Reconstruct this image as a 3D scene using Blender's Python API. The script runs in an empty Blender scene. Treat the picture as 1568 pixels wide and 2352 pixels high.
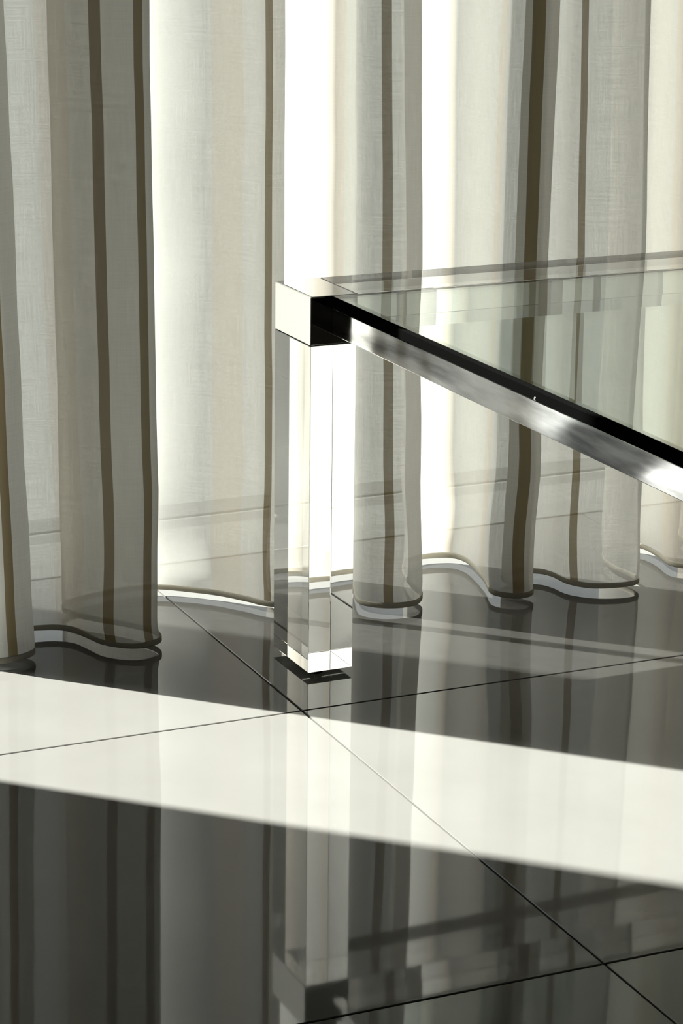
import bpy, bmesh, math, random
from mathutils import Matrix, Vector, noise

# ------------------------------------------------------------------ camera, sky, sun, exposure
scene = bpy.context.scene
col = scene.collection
F_PX, PITCH, ROLL, YAW = 5795.67, 0.28291, 0.01213, 0.43248
CAM_LOC = Vector((-0.98918, -2.21979, 0.88455))
fw = Vector((math.sin(YAW) * math.cos(PITCH), math.cos(YAW) * math.cos(PITCH), -math.sin(PITCH)))
rt = Vector((math.cos(YAW), -math.sin(YAW), 0))
up = rt.cross(fw)
r2 = rt * math.cos(ROLL) + up * math.sin(ROLL)
u2 = -rt * math.sin(ROLL) + up * math.cos(ROLL)
cd = bpy.data.cameras.new('camera')
cam = bpy.data.objects.new('camera', cd)
col.objects.link(cam)
cd.sensor_fit = 'VERTICAL'
cd.sensor_height = 36
cd.sensor_width = 24
cd.lens = 36 * F_PX / 2352
cd.clip_start = 0.05
cam.matrix_world = Matrix(((r2.x, u2.x, -fw.x, CAM_LOC.x), (r2.y, u2.y, -fw.y, CAM_LOC.y),
                           (r2.z, u2.z, -fw.z, CAM_LOC.z), (0, 0, 0, 1)))
scene.camera = cam

SUN_ELEV = math.radians(50)
SUN_DIR = Vector((0.7175, -0.6965, 0)).normalized() * math.cos(SUN_ELEV) + Vector((0, 0, -math.sin(SUN_ELEV)))
SUN_POWER = 41.0
SKY_POWER = 0.9

world = bpy.data.worlds.new('sky')
scene.world = world
world.use_nodes = True
wn = world.node_tree.nodes
bg = wn['Background']
bg.inputs['Color'].default_value = (0.92, 0.96, 1.0, 1)
bg.inputs['Strength'].default_value = SKY_POWER

sd = bpy.data.lights.new('sun', 'SUN')
sd.energy = SUN_POWER
sd.angle = math.radians(0.53)
sd.color = (1.0, 0.985, 0.955)
sun = bpy.data.objects.new('sun', sd)
col.objects.link(sun)
sun.location = (-4, 5, 7)
sun.rotation_euler = SUN_DIR.to_track_quat('-Z', 'Y').to_euler()

scene.view_settings.view_transform = 'Standard'
scene.view_settings.look = 'None'
scene.view_settings.gamma = 1.0
scene.view_settings.use_curve_mapping = False
scene.view_settings.exposure = 0.22
cy = scene.cycles
cy.max_bounces = 16
cy.diffuse_bounces = 4
cy.glossy_bounces = 6
cy.transmission_bounces = 14
cy.transparent_max_bounces = 24
cy.caustics_reflective = True
cy.caustics_refractive = True
cy.blur_glossy = 0.3
cy.sample_clamp_indirect = 6.0

K = 0.53592          # plan units of the curtain to metres


# ------------------------------------------------------------------ helpers
def tag(o, label=None, cat=None, group=None, kind=None):
    if label: o['label'] = label
    if cat: o['category'] = cat
    if group: o['group'] = group
    if kind: o['kind'] = kind
    return o


def link(name, me, mats, parent=None, loc=(0, 0, 0), smooth=False):
    o = bpy.data.objects.new(name, me)
    col.objects.link(o)
    o.location = loc
    if not isinstance(mats, (list, tuple)):
        mats = [mats]
    if not me.materials:
        for m in mats:
            me.materials.append(m)
    if parent:
        o.parent = parent
    if smooth:
        for p in me.polygons:
            p.use_smooth = True
    return o


def box_bm(x0, x1, y0, y1, z0, z1, bevel=0, seg=2):
    bm = bmesh.new()
    vs = [bm.verts.new((x, y, z)) for x in (x0, x1) for y in (y0, y1) for z in (z0, z1)]
    for f in ((0, 1, 3, 2), (4, 6, 7, 5), (0, 4, 5, 1), (2, 3, 7, 6), (0, 2, 6, 4), (1, 5, 7, 3)):
        bm.faces.new([vs[i] for i in f])
    bmesh.ops.recalc_face_normals(bm, faces=bm.faces)
    if bevel:
        bmesh.ops.bevel(bm, geom=list(bm.edges), offset=bevel, segments=seg, profile=0.5, affect='EDGES', clamp_overlap=True)
    return bm


def to_mesh(bm, name):
    me = bpy.data.meshes.new(name)
    bm.to_mesh(me)
    bm.free()
    return me


def box(name, b, mat, parent=None, bevel=0, seg=2, loc=(0, 0, 0)):
    return link(name, to_mesh(box_bm(*b, bevel=bevel, seg=seg), name), mat, parent, loc)


def prism(name, prof, y0, y1, mat, parent=None):
    """profile in (x, z), extruded along y"""
    bm = bmesh.new()
    a = [bm.verts.new((x, y0, z)) for x, z in prof]
    b = [bm.verts.new((x, y1, z)) for x, z in prof]
    bm.faces.new(a)
    bm.faces.new(b[::-1])
    n = len(prof)
    for i in range(n):
        bm.faces.new((a[i], b[i], b[(i + 1) % n], a[(i + 1) % n]))
    bmesh.ops.recalc_face_normals(bm, faces=bm.faces)
    return link(name, to_mesh(bm, name), mat, parent)


def empty(name, loc):
    o = bpy.data.objects.new(name, None)
    o.empty_display_size = 0.1
    col.objects.link(o)
    o.location = loc
    return o


# ------------------------------------------------------------------ materials
def mat(name):
    m = bpy.data.materials.new(name)
    m.use_nodes = True
    nt = m.node_tree
    return m, nt, nt.nodes, nt.links


def principled(name, color, rough=0.5, metal=0.0, ior=1.5, trans=0.0):
    m, nt, n, l = mat(name)
    b = n['Principled BSDF']
    b.inputs['Base Color'].default_value = (*color, 1)
    b.inputs['Roughness'].default_value = rough
    b.inputs['Metallic'].default_value = metal
    b.inputs['IOR'].default_value = ior
    b.inputs['Transmission Weight'].default_value = trans
    return m


def noise_node(n, l, scale, detail=3, coord='Object', stretch=None):
    tc = n.new('ShaderNodeTexCoord')
    mp = n.new('ShaderNodeMapping')
    if stretch:
        mp.inputs['Scale'].default_value = stretch
    l.new(tc.outputs[coord], mp.inputs['Vector'])
    t = n.new('ShaderNodeTexNoise')
    t.inputs['Scale'].default_value = scale
    t.inputs['Detail'].default_value = detail
    l.new(mp.outputs['Vector'], t.inputs['Vector'])
    return t


def ramp(n, l, src, p0, c0, p1, c1):
    r = n.new('ShaderNodeValToRGB')
    r.color_ramp.elements[0].position = p0
    r.color_ramp.elements[0].color = (*c0, 1)
    r.color_ramp.elements[1].position = p1
    r.color_ramp.elements[1].color = (*c1, 1)
    l.new(src, r.inputs['Fac'])
    return r


def tile_material():
    m, nt, n, l = mat('polished_tile')
    b = n['Principled BSDF']
    t = noise_node(n, l, 9, 5)
    r = ramp(n, l, t.outputs['Fac'], 0.3, (0.0885, 0.0858, 0.0805), 0.7, (0.0965, 0.0937, 0.0885))
    l.new(r.outputs['Color'], b.inputs['Base Color'])
    b.inputs['Roughness'].default_value = 0.035
    b.inputs['IOR'].default_value = 1.52
    return m


def cloth_material(name, colr, cover, thread=0.05, through=0.35):
    """woven sheer: open mesh between threads that scatter light to both sides"""
    m, nt, n, l = mat(name)
    for x in list(n):
        n.remove(x)
    out = n.new('ShaderNodeOutputMaterial')
    uv = n.new('ShaderNodeUVMap')

    def threads(sx, sy, sc):
        mp = n.new('ShaderNodeMapping')
        mp.inputs['Scale'].default_value = (sx, sy, 1)
        l.new(uv.outputs['UV'], mp.inputs['Vector'])
        t = n.new('ShaderNodeTexNoise')
        t.inputs['Scale'].default_value = sc
        t.inputs['Detail'].default_value = 2
        l.new(mp.outputs['Vector'], t.inputs['Vector'])
        return t.outputs['Fac']
    warp = threads(1.0, 0.03, 700)
    weft = threads(0.03, 1.0, 700)
    add = n.new('ShaderNodeMath'); add.operation = 'ADD'
    l.new(warp, add.inputs[0]); l.new(weft, add.inputs[1])
    mul = n.new('ShaderNodeMath'); mul.operation = 'MULTIPLY_ADD'
    l.new(add.outputs[0], mul.inputs[0])
    mul.inputs[1].default_value = thread * 2
    mul.inputs[2].default_value = cover - thread * 2
    mul.use_clamp = True
    dif = n.new('ShaderNodeBsdfDiffuse'); dif.inputs['Color'].default_value = (*colr, 1)
    tra = n.new('ShaderNodeBsdfTranslucent'); tra.inputs['Color'].default_value = (*colr, 1)
    fab = n.new('ShaderNodeMixShader'); fab.inputs[0].default_value = through
    l.new(dif.outputs[0], fab.inputs[1]); l.new(tra.outputs[0], fab.inputs[2])
    tr = n.new('ShaderNodeBsdfTransparent')
    mix = n.new('ShaderNodeMixShader')
    l.new(mul.outputs[0], mix.inputs[0])
    l.new(tr.outputs[0], mix.inputs[1]); l.new(fab.outputs[0], mix.inputs[2])
    l.new(mix.outputs[0], out.inputs['Surface'])
    return m


def pane_material():
    m, nt, n, l = mat('window_pane')
    for x in list(n):
        n.remove(x)
    out = n.new('ShaderNodeOutputMaterial')
    tr = n.new('ShaderNodeBsdfTransparent'); tr.inputs['Color'].default_value = (0.95, 0.97, 0.95, 1)
    gl = n.new('ShaderNodeBsdfGlossy'); gl.inputs['Roughness'].default_value = 0.0
    mx = n.new('ShaderNodeMixShader')
    mx.inputs[0].default_value = 0.05
    l.new(tr.outputs[0], mx.inputs[1]); l.new(gl.outputs[0], mx.inputs[2])
    l.new(mx.outputs[0], out.inputs['Surface'])
    return m


def rail_material():
    m, nt, n, l = mat('worn_chrome')
    b = n['Principled BSDF']
    b.inputs['Metallic'].default_value = 1.0
    t = noise_node(n, l, 60, 6, stretch=(1, 0.12, 1))
    r = ramp(n, l, t.outputs['Fac'], 0.36, (0.30, 0.295, 0.30), 0.62, (0.84, 0.83, 0.84))
    l.new(r.outputs['Color'], b.inputs['Base Color'])
    t2 = noise_node(n, l, 25, 5, stretch=(1, 0.3, 1))
    mr = n.new('ShaderNodeMapRange')
    mr.inputs['From Min'].default_value = 0.35; mr.inputs['From Max'].default_value = 0.7
    mr.inputs['To Min'].default_value = 0.05; mr.inputs['To Max'].default_value = 0.15
    l.new(t2.outputs['Fac'], mr.inputs['Value'])
    l.new(mr.outputs[0], b.inputs['Roughness'])
    return m


M_TILE = tile_material()
M_GROUT = principled('grout', (0.045, 0.040, 0.030), 0.85)
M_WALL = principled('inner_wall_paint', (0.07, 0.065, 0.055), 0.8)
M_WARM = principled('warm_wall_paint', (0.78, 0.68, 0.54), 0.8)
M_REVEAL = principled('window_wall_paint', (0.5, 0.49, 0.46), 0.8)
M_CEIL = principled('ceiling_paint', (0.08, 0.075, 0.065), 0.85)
M_TERR = principled('pale_terrace_stone', (0.10, 0.102, 0.098), 0.85)
M_DRAIN = principled('dark_drain_grate', (0.06, 0.06, 0.058), 0.6)
M_FRAME = principled('grey_aluminium', (0.11, 0.11, 0.105), 0.45)
M_PANE = pane_material()
M_CLOTH = cloth_material('sheer_cloth', (0.455, 0.443, 0.41), 0.855, 0.075, 0.62)
M_BEIGE = cloth_material('beige_woven_band', (0.47, 0.427, 0.366), 0.87, 0.06, 0.62)
M_BROWN = cloth_material('brown_woven_band', (0.175, 0.138, 0.075), 0.95, 0.02, 0.5)
M_HEM = cloth_material('hem_cloth', (0.34, 0.32, 0.27), 0.93, 0.03, 0.55)
M_CHROME = principled('polished_chrome', (0.43, 0.43, 0.425), 0.025, metal=1.0)
M_RAIL = rail_material()
M_ACRYL = principled('clear_acrylic', (0.985, 0.985, 0.975), 0.0, ior=1.49, trans=1.0)
M_GLASS = principled('green_tinted_glass', (0.86, 0.93, 0.88), 0.0, ior=1.52, trans=1.0)
M_RUBBER = principled('black_rubber', (0.002, 0.002, 0.002), 0.35)
M_RUBBER.node_tree.nodes['Principled BSDF'].inputs['Specular IOR Level'].default_value = 0.0
M_STEEL = principled('screw_steel', (0.75, 0.75, 0.72), 0.2, metal=1.0)

# ------------------------------------------------------------------ the room
X0, X1, Y0, YIN, YOUT, ZC = -1.95, 1.62, -3.1, 0.42, 0.55, 2.45
TH, XA, YB, T = -0.0105, -0.04166, -0.0821, 0.6

floor = box('floor', (X0, X1, Y0, YOUT, -0.06, -0.0025), M_GROUT)
tag(floor, 'polished beige floor of large square tiles with thin dark joints', 'floor', kind='structure')
GAP = 0.0022
tile_me = to_mesh(box_bm(-T / 2 + GAP / 2, T / 2 - GAP / 2, -T / 2 + GAP / 2, T / 2 - GAP / 2, -0.012, 0.0, 0.0006, 1), 'tile')
tile_me.materials.append(M_TILE)
c, s = math.cos(TH), math.sin(TH)
random.seed(4)
for i in range(-4, 6):
    for j in range(-6, 2):
        lx, ly = XA + (i + 0.5) * T, YB + (j + 0.5) * T
        wx, wy = c * lx - s * ly, s * lx + c * ly
        if wx < X0 - 0.25 or wx > X1 + 0.25 or wy < Y0 - 0.25 or wy > YOUT + 0.25:
            continue
        if wx - T / 2 < X0 or wx + T / 2 > X1 or wy - T / 2 < Y0 or wy + T / 2 > YOUT:
            # edge tile cut to the wall line
            lo = Vector((max(-T / 2 + GAP / 2, X0 - wx + 0.008), max(-T / 2 + GAP / 2, Y0 - wy + 0.008)))
            hi = Vector((min(T / 2 - GAP / 2, X1 - wx - 0.008), min(T / 2 - GAP / 2, YIN + 0.01 - wy)))
            if hi.x - lo.x < 0.03 or hi.y - lo.y < 0.03:
                continue
            me = to_mesh(box_bm(lo.x, hi.x, lo.y, hi.y, -0.012, 0, 0.0006, 1), 'tile')
            me.materials.append(M_TILE)
        else:
            me = tile_me
        o = link('tile', me, M_TILE, floor, (wx, wy, 0))
        o.rotation_euler.z = TH

JX = -1.08   # left jamb of the window opening
RX = 1.5     # right jamb
for name, b, m in (
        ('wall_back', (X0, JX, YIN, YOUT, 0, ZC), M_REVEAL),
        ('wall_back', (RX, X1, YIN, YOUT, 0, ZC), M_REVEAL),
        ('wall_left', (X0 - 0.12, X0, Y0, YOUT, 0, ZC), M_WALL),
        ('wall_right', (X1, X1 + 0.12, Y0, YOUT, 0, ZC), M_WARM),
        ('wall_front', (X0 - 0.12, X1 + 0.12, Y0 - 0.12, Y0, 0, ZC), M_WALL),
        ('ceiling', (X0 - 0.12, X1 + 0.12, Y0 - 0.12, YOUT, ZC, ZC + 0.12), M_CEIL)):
    tag(box(name, b, m), kind='structure')

# window: low frame rails and tall panes
for k, (a, b, muls) in enumerate(((JX, RX, (0.95,)),)):
    win = empty('window_%d' % (k + 1), ((a + b) / 2, 0.47, 0))
    tag(win, kind='structure')
    ox = (a + b) / 2
    a, b = a - ox + 0.001, b - ox - 0.001
    box('sill_track', (a, b, -0.05, 0.08, -0.0024, 0.002), M_FRAME, win, 0.002)
    box('frame_head', (a, b, -0.03, 0.03, ZC - 0.07, ZC - 0.001), M_FRAME, win, 0.002)
    xs = [a] + [m - ox for m in muls] + [b]
    for x in xs[1:-1]:
        box('mullion', (x - 0.025, x + 0.025, -0.03, 0.03, 0.0022, ZC - 0.0705), M_FRAME, win, 0.002)
    for x, y in zip(xs, xs[1:]):
        box('pane', (x + (0.0255 if x > a else 0), y - (0.0255 if y < b else 0), -0.001, 0.001, 0.0022, ZC - 0.0705), M_PANE, win)

terrace = box('terrace', (-14, 16, YOUT, 26, -0.30, -0.01), M_TERR)
for y0, y1 in ((0.556, 0.612), (0.626, 0.680)):
    box('drain_grate', (-6, 8, y0, y1, -0.012, -0.007), M_DRAIN, terrace, 0.002)
tag(terrace, 'pale sunlit terrace beyond the window', 'terrace', kind='structure')

# added post, out of view, to shade the first folds of the curtain
post = box('added_shade_post', (-1.1565, -0.9825, 1.00, 1.10, -0.01, 3.6), M_REVEAL, bevel=0.004)
tag(post, kind='structure')

# ------------------------------------------------------------------ the sheer curtain
PLAN = [(-.545, .345), (-.559, .318), (-.553, .290), (-.524, .2746), (-.487, .278), (-.4511, .2983), (-.441, .325),
        (-.452, .358), (-.480, .392), (-.486, .424), (-.460, .446), (-.413, .438), (-.3646, .4257), (-.335, .40), (-.3203, .3554), (-.3035, .3001), (-.2633, .2612), (-.225, .258),
        (-.1935, .280), (-.192, .33), (-.235, .40), (-.285, .46), (-.312, .52), (-.29, .565), (-.22, .592),
        (-.14, .602), (-.0762, .5861), (.0047, .5207), (.0552, .4526), (.0774, .4124), (.10, .39), (.122, .405),
        (.120, .45), (.135, .51), (.18, .56), (.24, .575), (.30, .555), (.315, .50), (.295, .43), (.2696, .3573),
        (.276, .322), (.3053, .2961), (.345, .286), (.3801, .2958), (.4086, .3372), (.412, .375), (.42, .42),
        (.44, .49), (.475, .55), (.5248, .5735), (.5847, .5596), (.603, .52), (.5952, .4558), (.575, .37),
        (.5519, .2936), (.5803, .2502), (.6169, .2500), (.6369, .2761), (.628, .312), (.614, .348), (.626, .388), (.665, .402), (.7098, .3816),
        (.727, .35), (.7328, .2992), (.755, .262), (.789, .2401), (.84, .229), (.8747, .2404), (.882, .28),
        (.875, .34), (.885, .40), (.92, .46), (.97, .48), (1.011, .4577), (1.016, .40), (1.0052, .3303),
        (1.0214, .2965), (1.06, .27), (1.11, .28), (1.13, .34), (1.12, .42), (1.15, .52), (1.22, .55), (1.28, .50),
        (1.29, .38), (1.32, .28), (1.38, .25), (1.43, .3), (1.43, .42)]
x = 1.43
while x < 2.55:
    PLAN += [(x + .04, .53), (x + .11, .55), (x + .17, .5), (x + .18, .38), (x + .22, .28), (x + .27, .255),
             (x + .32, .3), (x + .33, .42)]
    x += .33


def dense(P, n):
    P = [Vector(q) for q in P]
    out = []
    for i in range(len(P) - 1):
        p0, p1, p2, p3 = P[max(i - 1, 0)], P[i], P[i + 1], P[min(i + 2, len(P) - 1)]
        for j in range(n):
            t = j / n
            out.append(.5 * ((2 * p1) + (-p0 + p2) * t + (2 * p0 - 5 * p1 + 4 * p2 - p3) * t * t + (-p0 + 3 * p1 - 3 * p2 + p3) * t ** 3))
    out.append(P[-1])
    return out


pts = dense(PLAN, 10)
arc = [0.0]
for i in range(1, len(pts)):
    arc.append(arc[-1] + (pts[i] - pts[i - 1]).length)

# woven bands: (start, end) along the cloth
BROWN = [(.117, .137), (.494, .518), (.578, .598), (1.420, 1.436), (2.060, 2.080), (2.866, 2.891), (3.181, 3.200)]
BEIGE = [(.352, .425), (1.293, 1.365), (1.735, 1.800), (2.527, 2.545), (2.690, 2.735), (3.780, 3.860)]


def shift(a):
    """cloth length taken up by the back loops left of a"""
    return 0.0 if a < .3 else (.103 if a < 2.95 else .1732)


BROWN = [(.111, .131)] + [(a + shift(a), b + shift(b)) for a, b in BROWN[1:]]
BEIGE = [(a + shift(a), b + shift(b)) for a, b in BEIGE]
t = 4.3
while t < arc[-1] - 0.3:
    BEIGE.append((t, t + .07))
    BROWN.append((t + .16, t + .18))
    t += .55
bounds = sorted(set([v for ab in BROWN + BEIGE for v in ab] + [arc[0], arc[-1]]))


def at_arc(sv):
    lo, hi = 0, len(arc) - 1
    while hi - lo > 1:
        mid = (lo + hi) // 2
        if arc[mid] <= sv: lo = mid
        else: hi = mid
    f = (sv - arc[lo]) / max(arc[hi] - arc[lo], 1e-9)
    return pts[lo].lerp(pts[hi], max(0, min(1, f)))


LEAN = [(0, -.020), (.1, -.026), (.2, -.029), (.6, -.012), (1.42, 0), (1.77, 0), (2.0, -.018), (2.06, -.028), (2.19, -.028), (2.53, -.028),
        (2.71, .018), (2.88, .002), (2.92, .018), (3.08, .012), (3.19, -.028), (3.34, -.034), (3.69, -.03), (99, -.03)]


def lean(sv):
    sv -= 0 if sv < .4 else (.103 if sv < 3.06 else .103 + min(.0702, sv - 3.06))
    for (a, va), (b, vb) in zip(LEAN, LEAN[1:]):
        if sv <= b:
            return va + (vb - va) * max(0, (sv - a) / (b - a))
    return LEAN[-1][1]


HEM_Z = 0.0064
HEM_TOP = HEM_Z + 0.0062
ZS = [HEM_TOP + v for v in (0, .006, .012, .02, .03, .045, .06, .08, .10, .13, .16, .20, .25, .30, .36, .42, .48, .54, .60, .68, .8, 1.0, 1.3, 1.7, 2.1)] + [ZC]


def cloth_point(sv, z):
    p = at_arc(sv)
    zu = min(z / K / 1.25, 1.6)
    w = 0.0060 * math.exp(-z / 0.16) + 0.0014
    nv = noise.noise(Vector((sv * 4.0, z * 11.0, 3.1)))
    nu = noise.noise(Vector((sv * 3.0 + 20, z * 9.0, 7.7)))
    edge = min(1.0, sv / 0.15)
    damp = min(1.0, max(0.0, (z - HEM_Z) / 0.02))
    return Vector(((p.x + lean(sv) * zu) * K + nu * w * edge * damp, p.y * K + nv * w * 1.3 * edge * damp, z))


def sheet(name, s0, s1, zs, m, parent):
    ss = [s0] + [v for v in arc if s0 + 1e-4 < v < s1 - 1e-4] + [s1]
    n, r = len(ss), len(zs)
    verts = [cloth_point(sv, z) for z in zs for sv in ss]
    faces = [(j * n + i, j * n + i + 1, (j + 1) * n + i + 1, (j + 1) * n + i) for j in range(r - 1) for i in range(n - 1)]
    me = bpy.data.meshes.new(name)
    me.from_pydata(verts, [], faces)
    uvl = me.uv_layers.new(name='UVMap')
    for lp in me.loops:
        j, i = divmod(lp.vertex_index, n)
        uvl.data[lp.index].uv = (ss[i] * K, zs[j])
    return link(name, me, m, parent, smooth=True)


curtain = empty('sheer_curtain', (0, 0, 0))
tag(curtain, 'floor-length sheer off-white curtain with narrow brown and beige bands hanging in deep folds', 'curtain')
for a, b in zip(bounds, bounds[1:]):
    mid = (a + b) / 2
    if any(p <= mid <= q for p, q in BROWN):
        o = sheet('woven_band', a, b, ZS, M_BROWN, curtain)
        o['label'] = 'narrow brown woven band'
    elif any(p <= mid <= q for p, q in BEIGE):
        o = sheet('woven_band', a, b, ZS, M_BEIGE, curtain)
        o['label'] = 'beige woven band'
    else:
        sheet('cloth_panel', a, b, ZS, M_CLOTH, curtain)

# hem: a doubled roll of cloth with its own thickness
ht = 0.0011
verts, faces = [], []
for i, sv in enumerate(arc):
    p = cloth_point(sv, HEM_Z)
    q0, q1 = pts[max(i - 1, 0)], pts[min(i + 1, len(pts) - 1)]
    d = (q1 - q0).normalized()
    nx, ny = -d.y * ht, d.x * ht
    zb = HEM_Z + 0.0008 * noise.noise(Vector((sv * 9, 0, 0)))
    for (k, z) in ((1, zb + .0008), (1, HEM_TOP - .0008), (0.3, HEM_TOP + .0002), (-0.3, HEM_TOP + .0002), (-1, HEM_TOP - .0008), (-1, zb + .0008), (-0.4, zb), (0.4, zb)):
        verts.append((p.x + nx * k, p.y + ny * k, z))
n = 8
for i in range(len(arc) - 1):
    for k in range(n):
        a, b = i * n + k, i * n + (k + 1) % n
        faces.append((a, b, b + n, a + n))
faces.append(tuple(range(n - 1, -1, -1)))
faces.append(tuple(len(verts) - n + k for k in range(n)))
me = bpy.data.meshes.new('hem')
me.from_pydata(verts, [], faces)
uvl = me.uv_layers.new(name='UVMap')
for lp in me.loops:
    uvl.data[lp.index].uv = (arc[lp.vertex_index // n] * K, verts[lp.vertex_index][2])
link('hem', me, M_HEM, curtain, smooth=True)

# ------------------------------------------------------------------ the glass table
H, SX, SY, CH = 0.3966, 0.0500, 0.0905, 0.0495
TLEN, TWID = 1.15, 0.80
LEG_Z = 0.0062
table = empty('glass_table', (0, 0, 0))
tag(table, 'low glass-topped table with clear acrylic legs, chrome corner blocks and chrome side rails', 'table')

corners = [(0, 0), (TWID - SX, 0), (0, -TLEN), (TWID - SX, -TLEN)]
leg_me = to_mesh(box_bm(0.0002, SX - 0.0002, 0.0002, SY - 0.0002, LEG_Z, H - CH - 0.0003, 0.0006, 2), 'leg')
cap_me = to_mesh(box_bm(0, SX, 0, SY, H - CH, H, 0.0018, 3), 'corner_block')
gl_bm = bmesh.new()
bmesh.ops.create_cone(gl_bm, cap_ends=True, segments=20, radius1=0.008, radius2=0.007, depth=LEG_Z - 0.0003,
                      matrix=Matrix.Translation((0, 0, (LEG_Z - 0.0003) / 2)))
glide_me = to_mesh(gl_bm, 'glide')
for (cx, cyy) in corners:
    lg = link('leg', leg_me, M_ACRYL, table, (cx, cyy, 0))
    lg['label'] = 'clear acrylic leg'
    cp = link('corner_block', cap_me, M_CHROME, table, (cx, cyy, 0), smooth=False)
    cp['label'] = 'mirror-polished chrome corner block'
    for gx, gy in ((0.016, 0.018), (SX - 0.016, SY - 0.018)):
        link('glide', glide_me, M_RUBBER, lg, (gx, gy, 0))

# clear cross beams between the corner blocks at both ends
for y in (0, -TLEN):
    b = box('cross_beam', (SX + 0.0003, TWID - SX - 0.0003, y + 0.0004, y + SY, H - CH + 0.001, H), M_ACRYL, table, 0.0006, 2)
    b['label'] = 'clear acrylic cross beam'

# chrome side rails, black gaskets and screws
GX = 0.0158
for side in (0, 1):
    sg = 1 if side == 0 else -1
    ox = 0 if side == 0 else TWID

    def P(q):
        return [(ox + sg * a, H + z) for a, z in q]
    y1, y0 = -0.0006, -TLEN + SY + 0.0006
    ra = prism('side_rail', P([(0.0225, -.0132), (0.0236, -.0124), (0.0350, -.0124), (0.0350, -.0390), (0.0236, -.0390), (0.0225, -.0380)]), y0, y1, M_RAIL, table)
    ra['label'] = 'worn chrome side rail'
    ga = prism('gasket', P([(GX, -.0004), (GX + .0004, 0), (GX + .0062, 0), (GX + .0062, -.0120), (GX + .0058, -.0120), (GX, -.0090)]), y0, y1, M_RUBBER, table)
    ga['label'] = 'black rubber gasket strip'

sc_bm = bmesh.new()
bmesh.ops.create_uvsphere(sc_bm, u_segments=14, v_segments=8, radius=0.0019)
bmesh.ops.scale(sc_bm, vec=(0.45, 1, 1), verts=sc_bm.verts)
sc_me = to_mesh(sc_bm, 'screw')
for y in (-0.425, -0.80):
    link('screw', sc_me, M_STEEL, table, (GX + 0.0002, y, H - 0.0078), smooth=True)
    link('screw', sc_me, M_STEEL, table, (TWID - GX - 0.0002, y, H - 0.0078), smooth=True)
g0 = GX + 0.0065
glass = box('glass_top', (g0, TWID - g0, -TLEN + SY + 0.001, -0.001, H - 0.0118, H), M_GLASS, table, 0.0005, 1)
glass['label'] = 'clear greenish glass top'
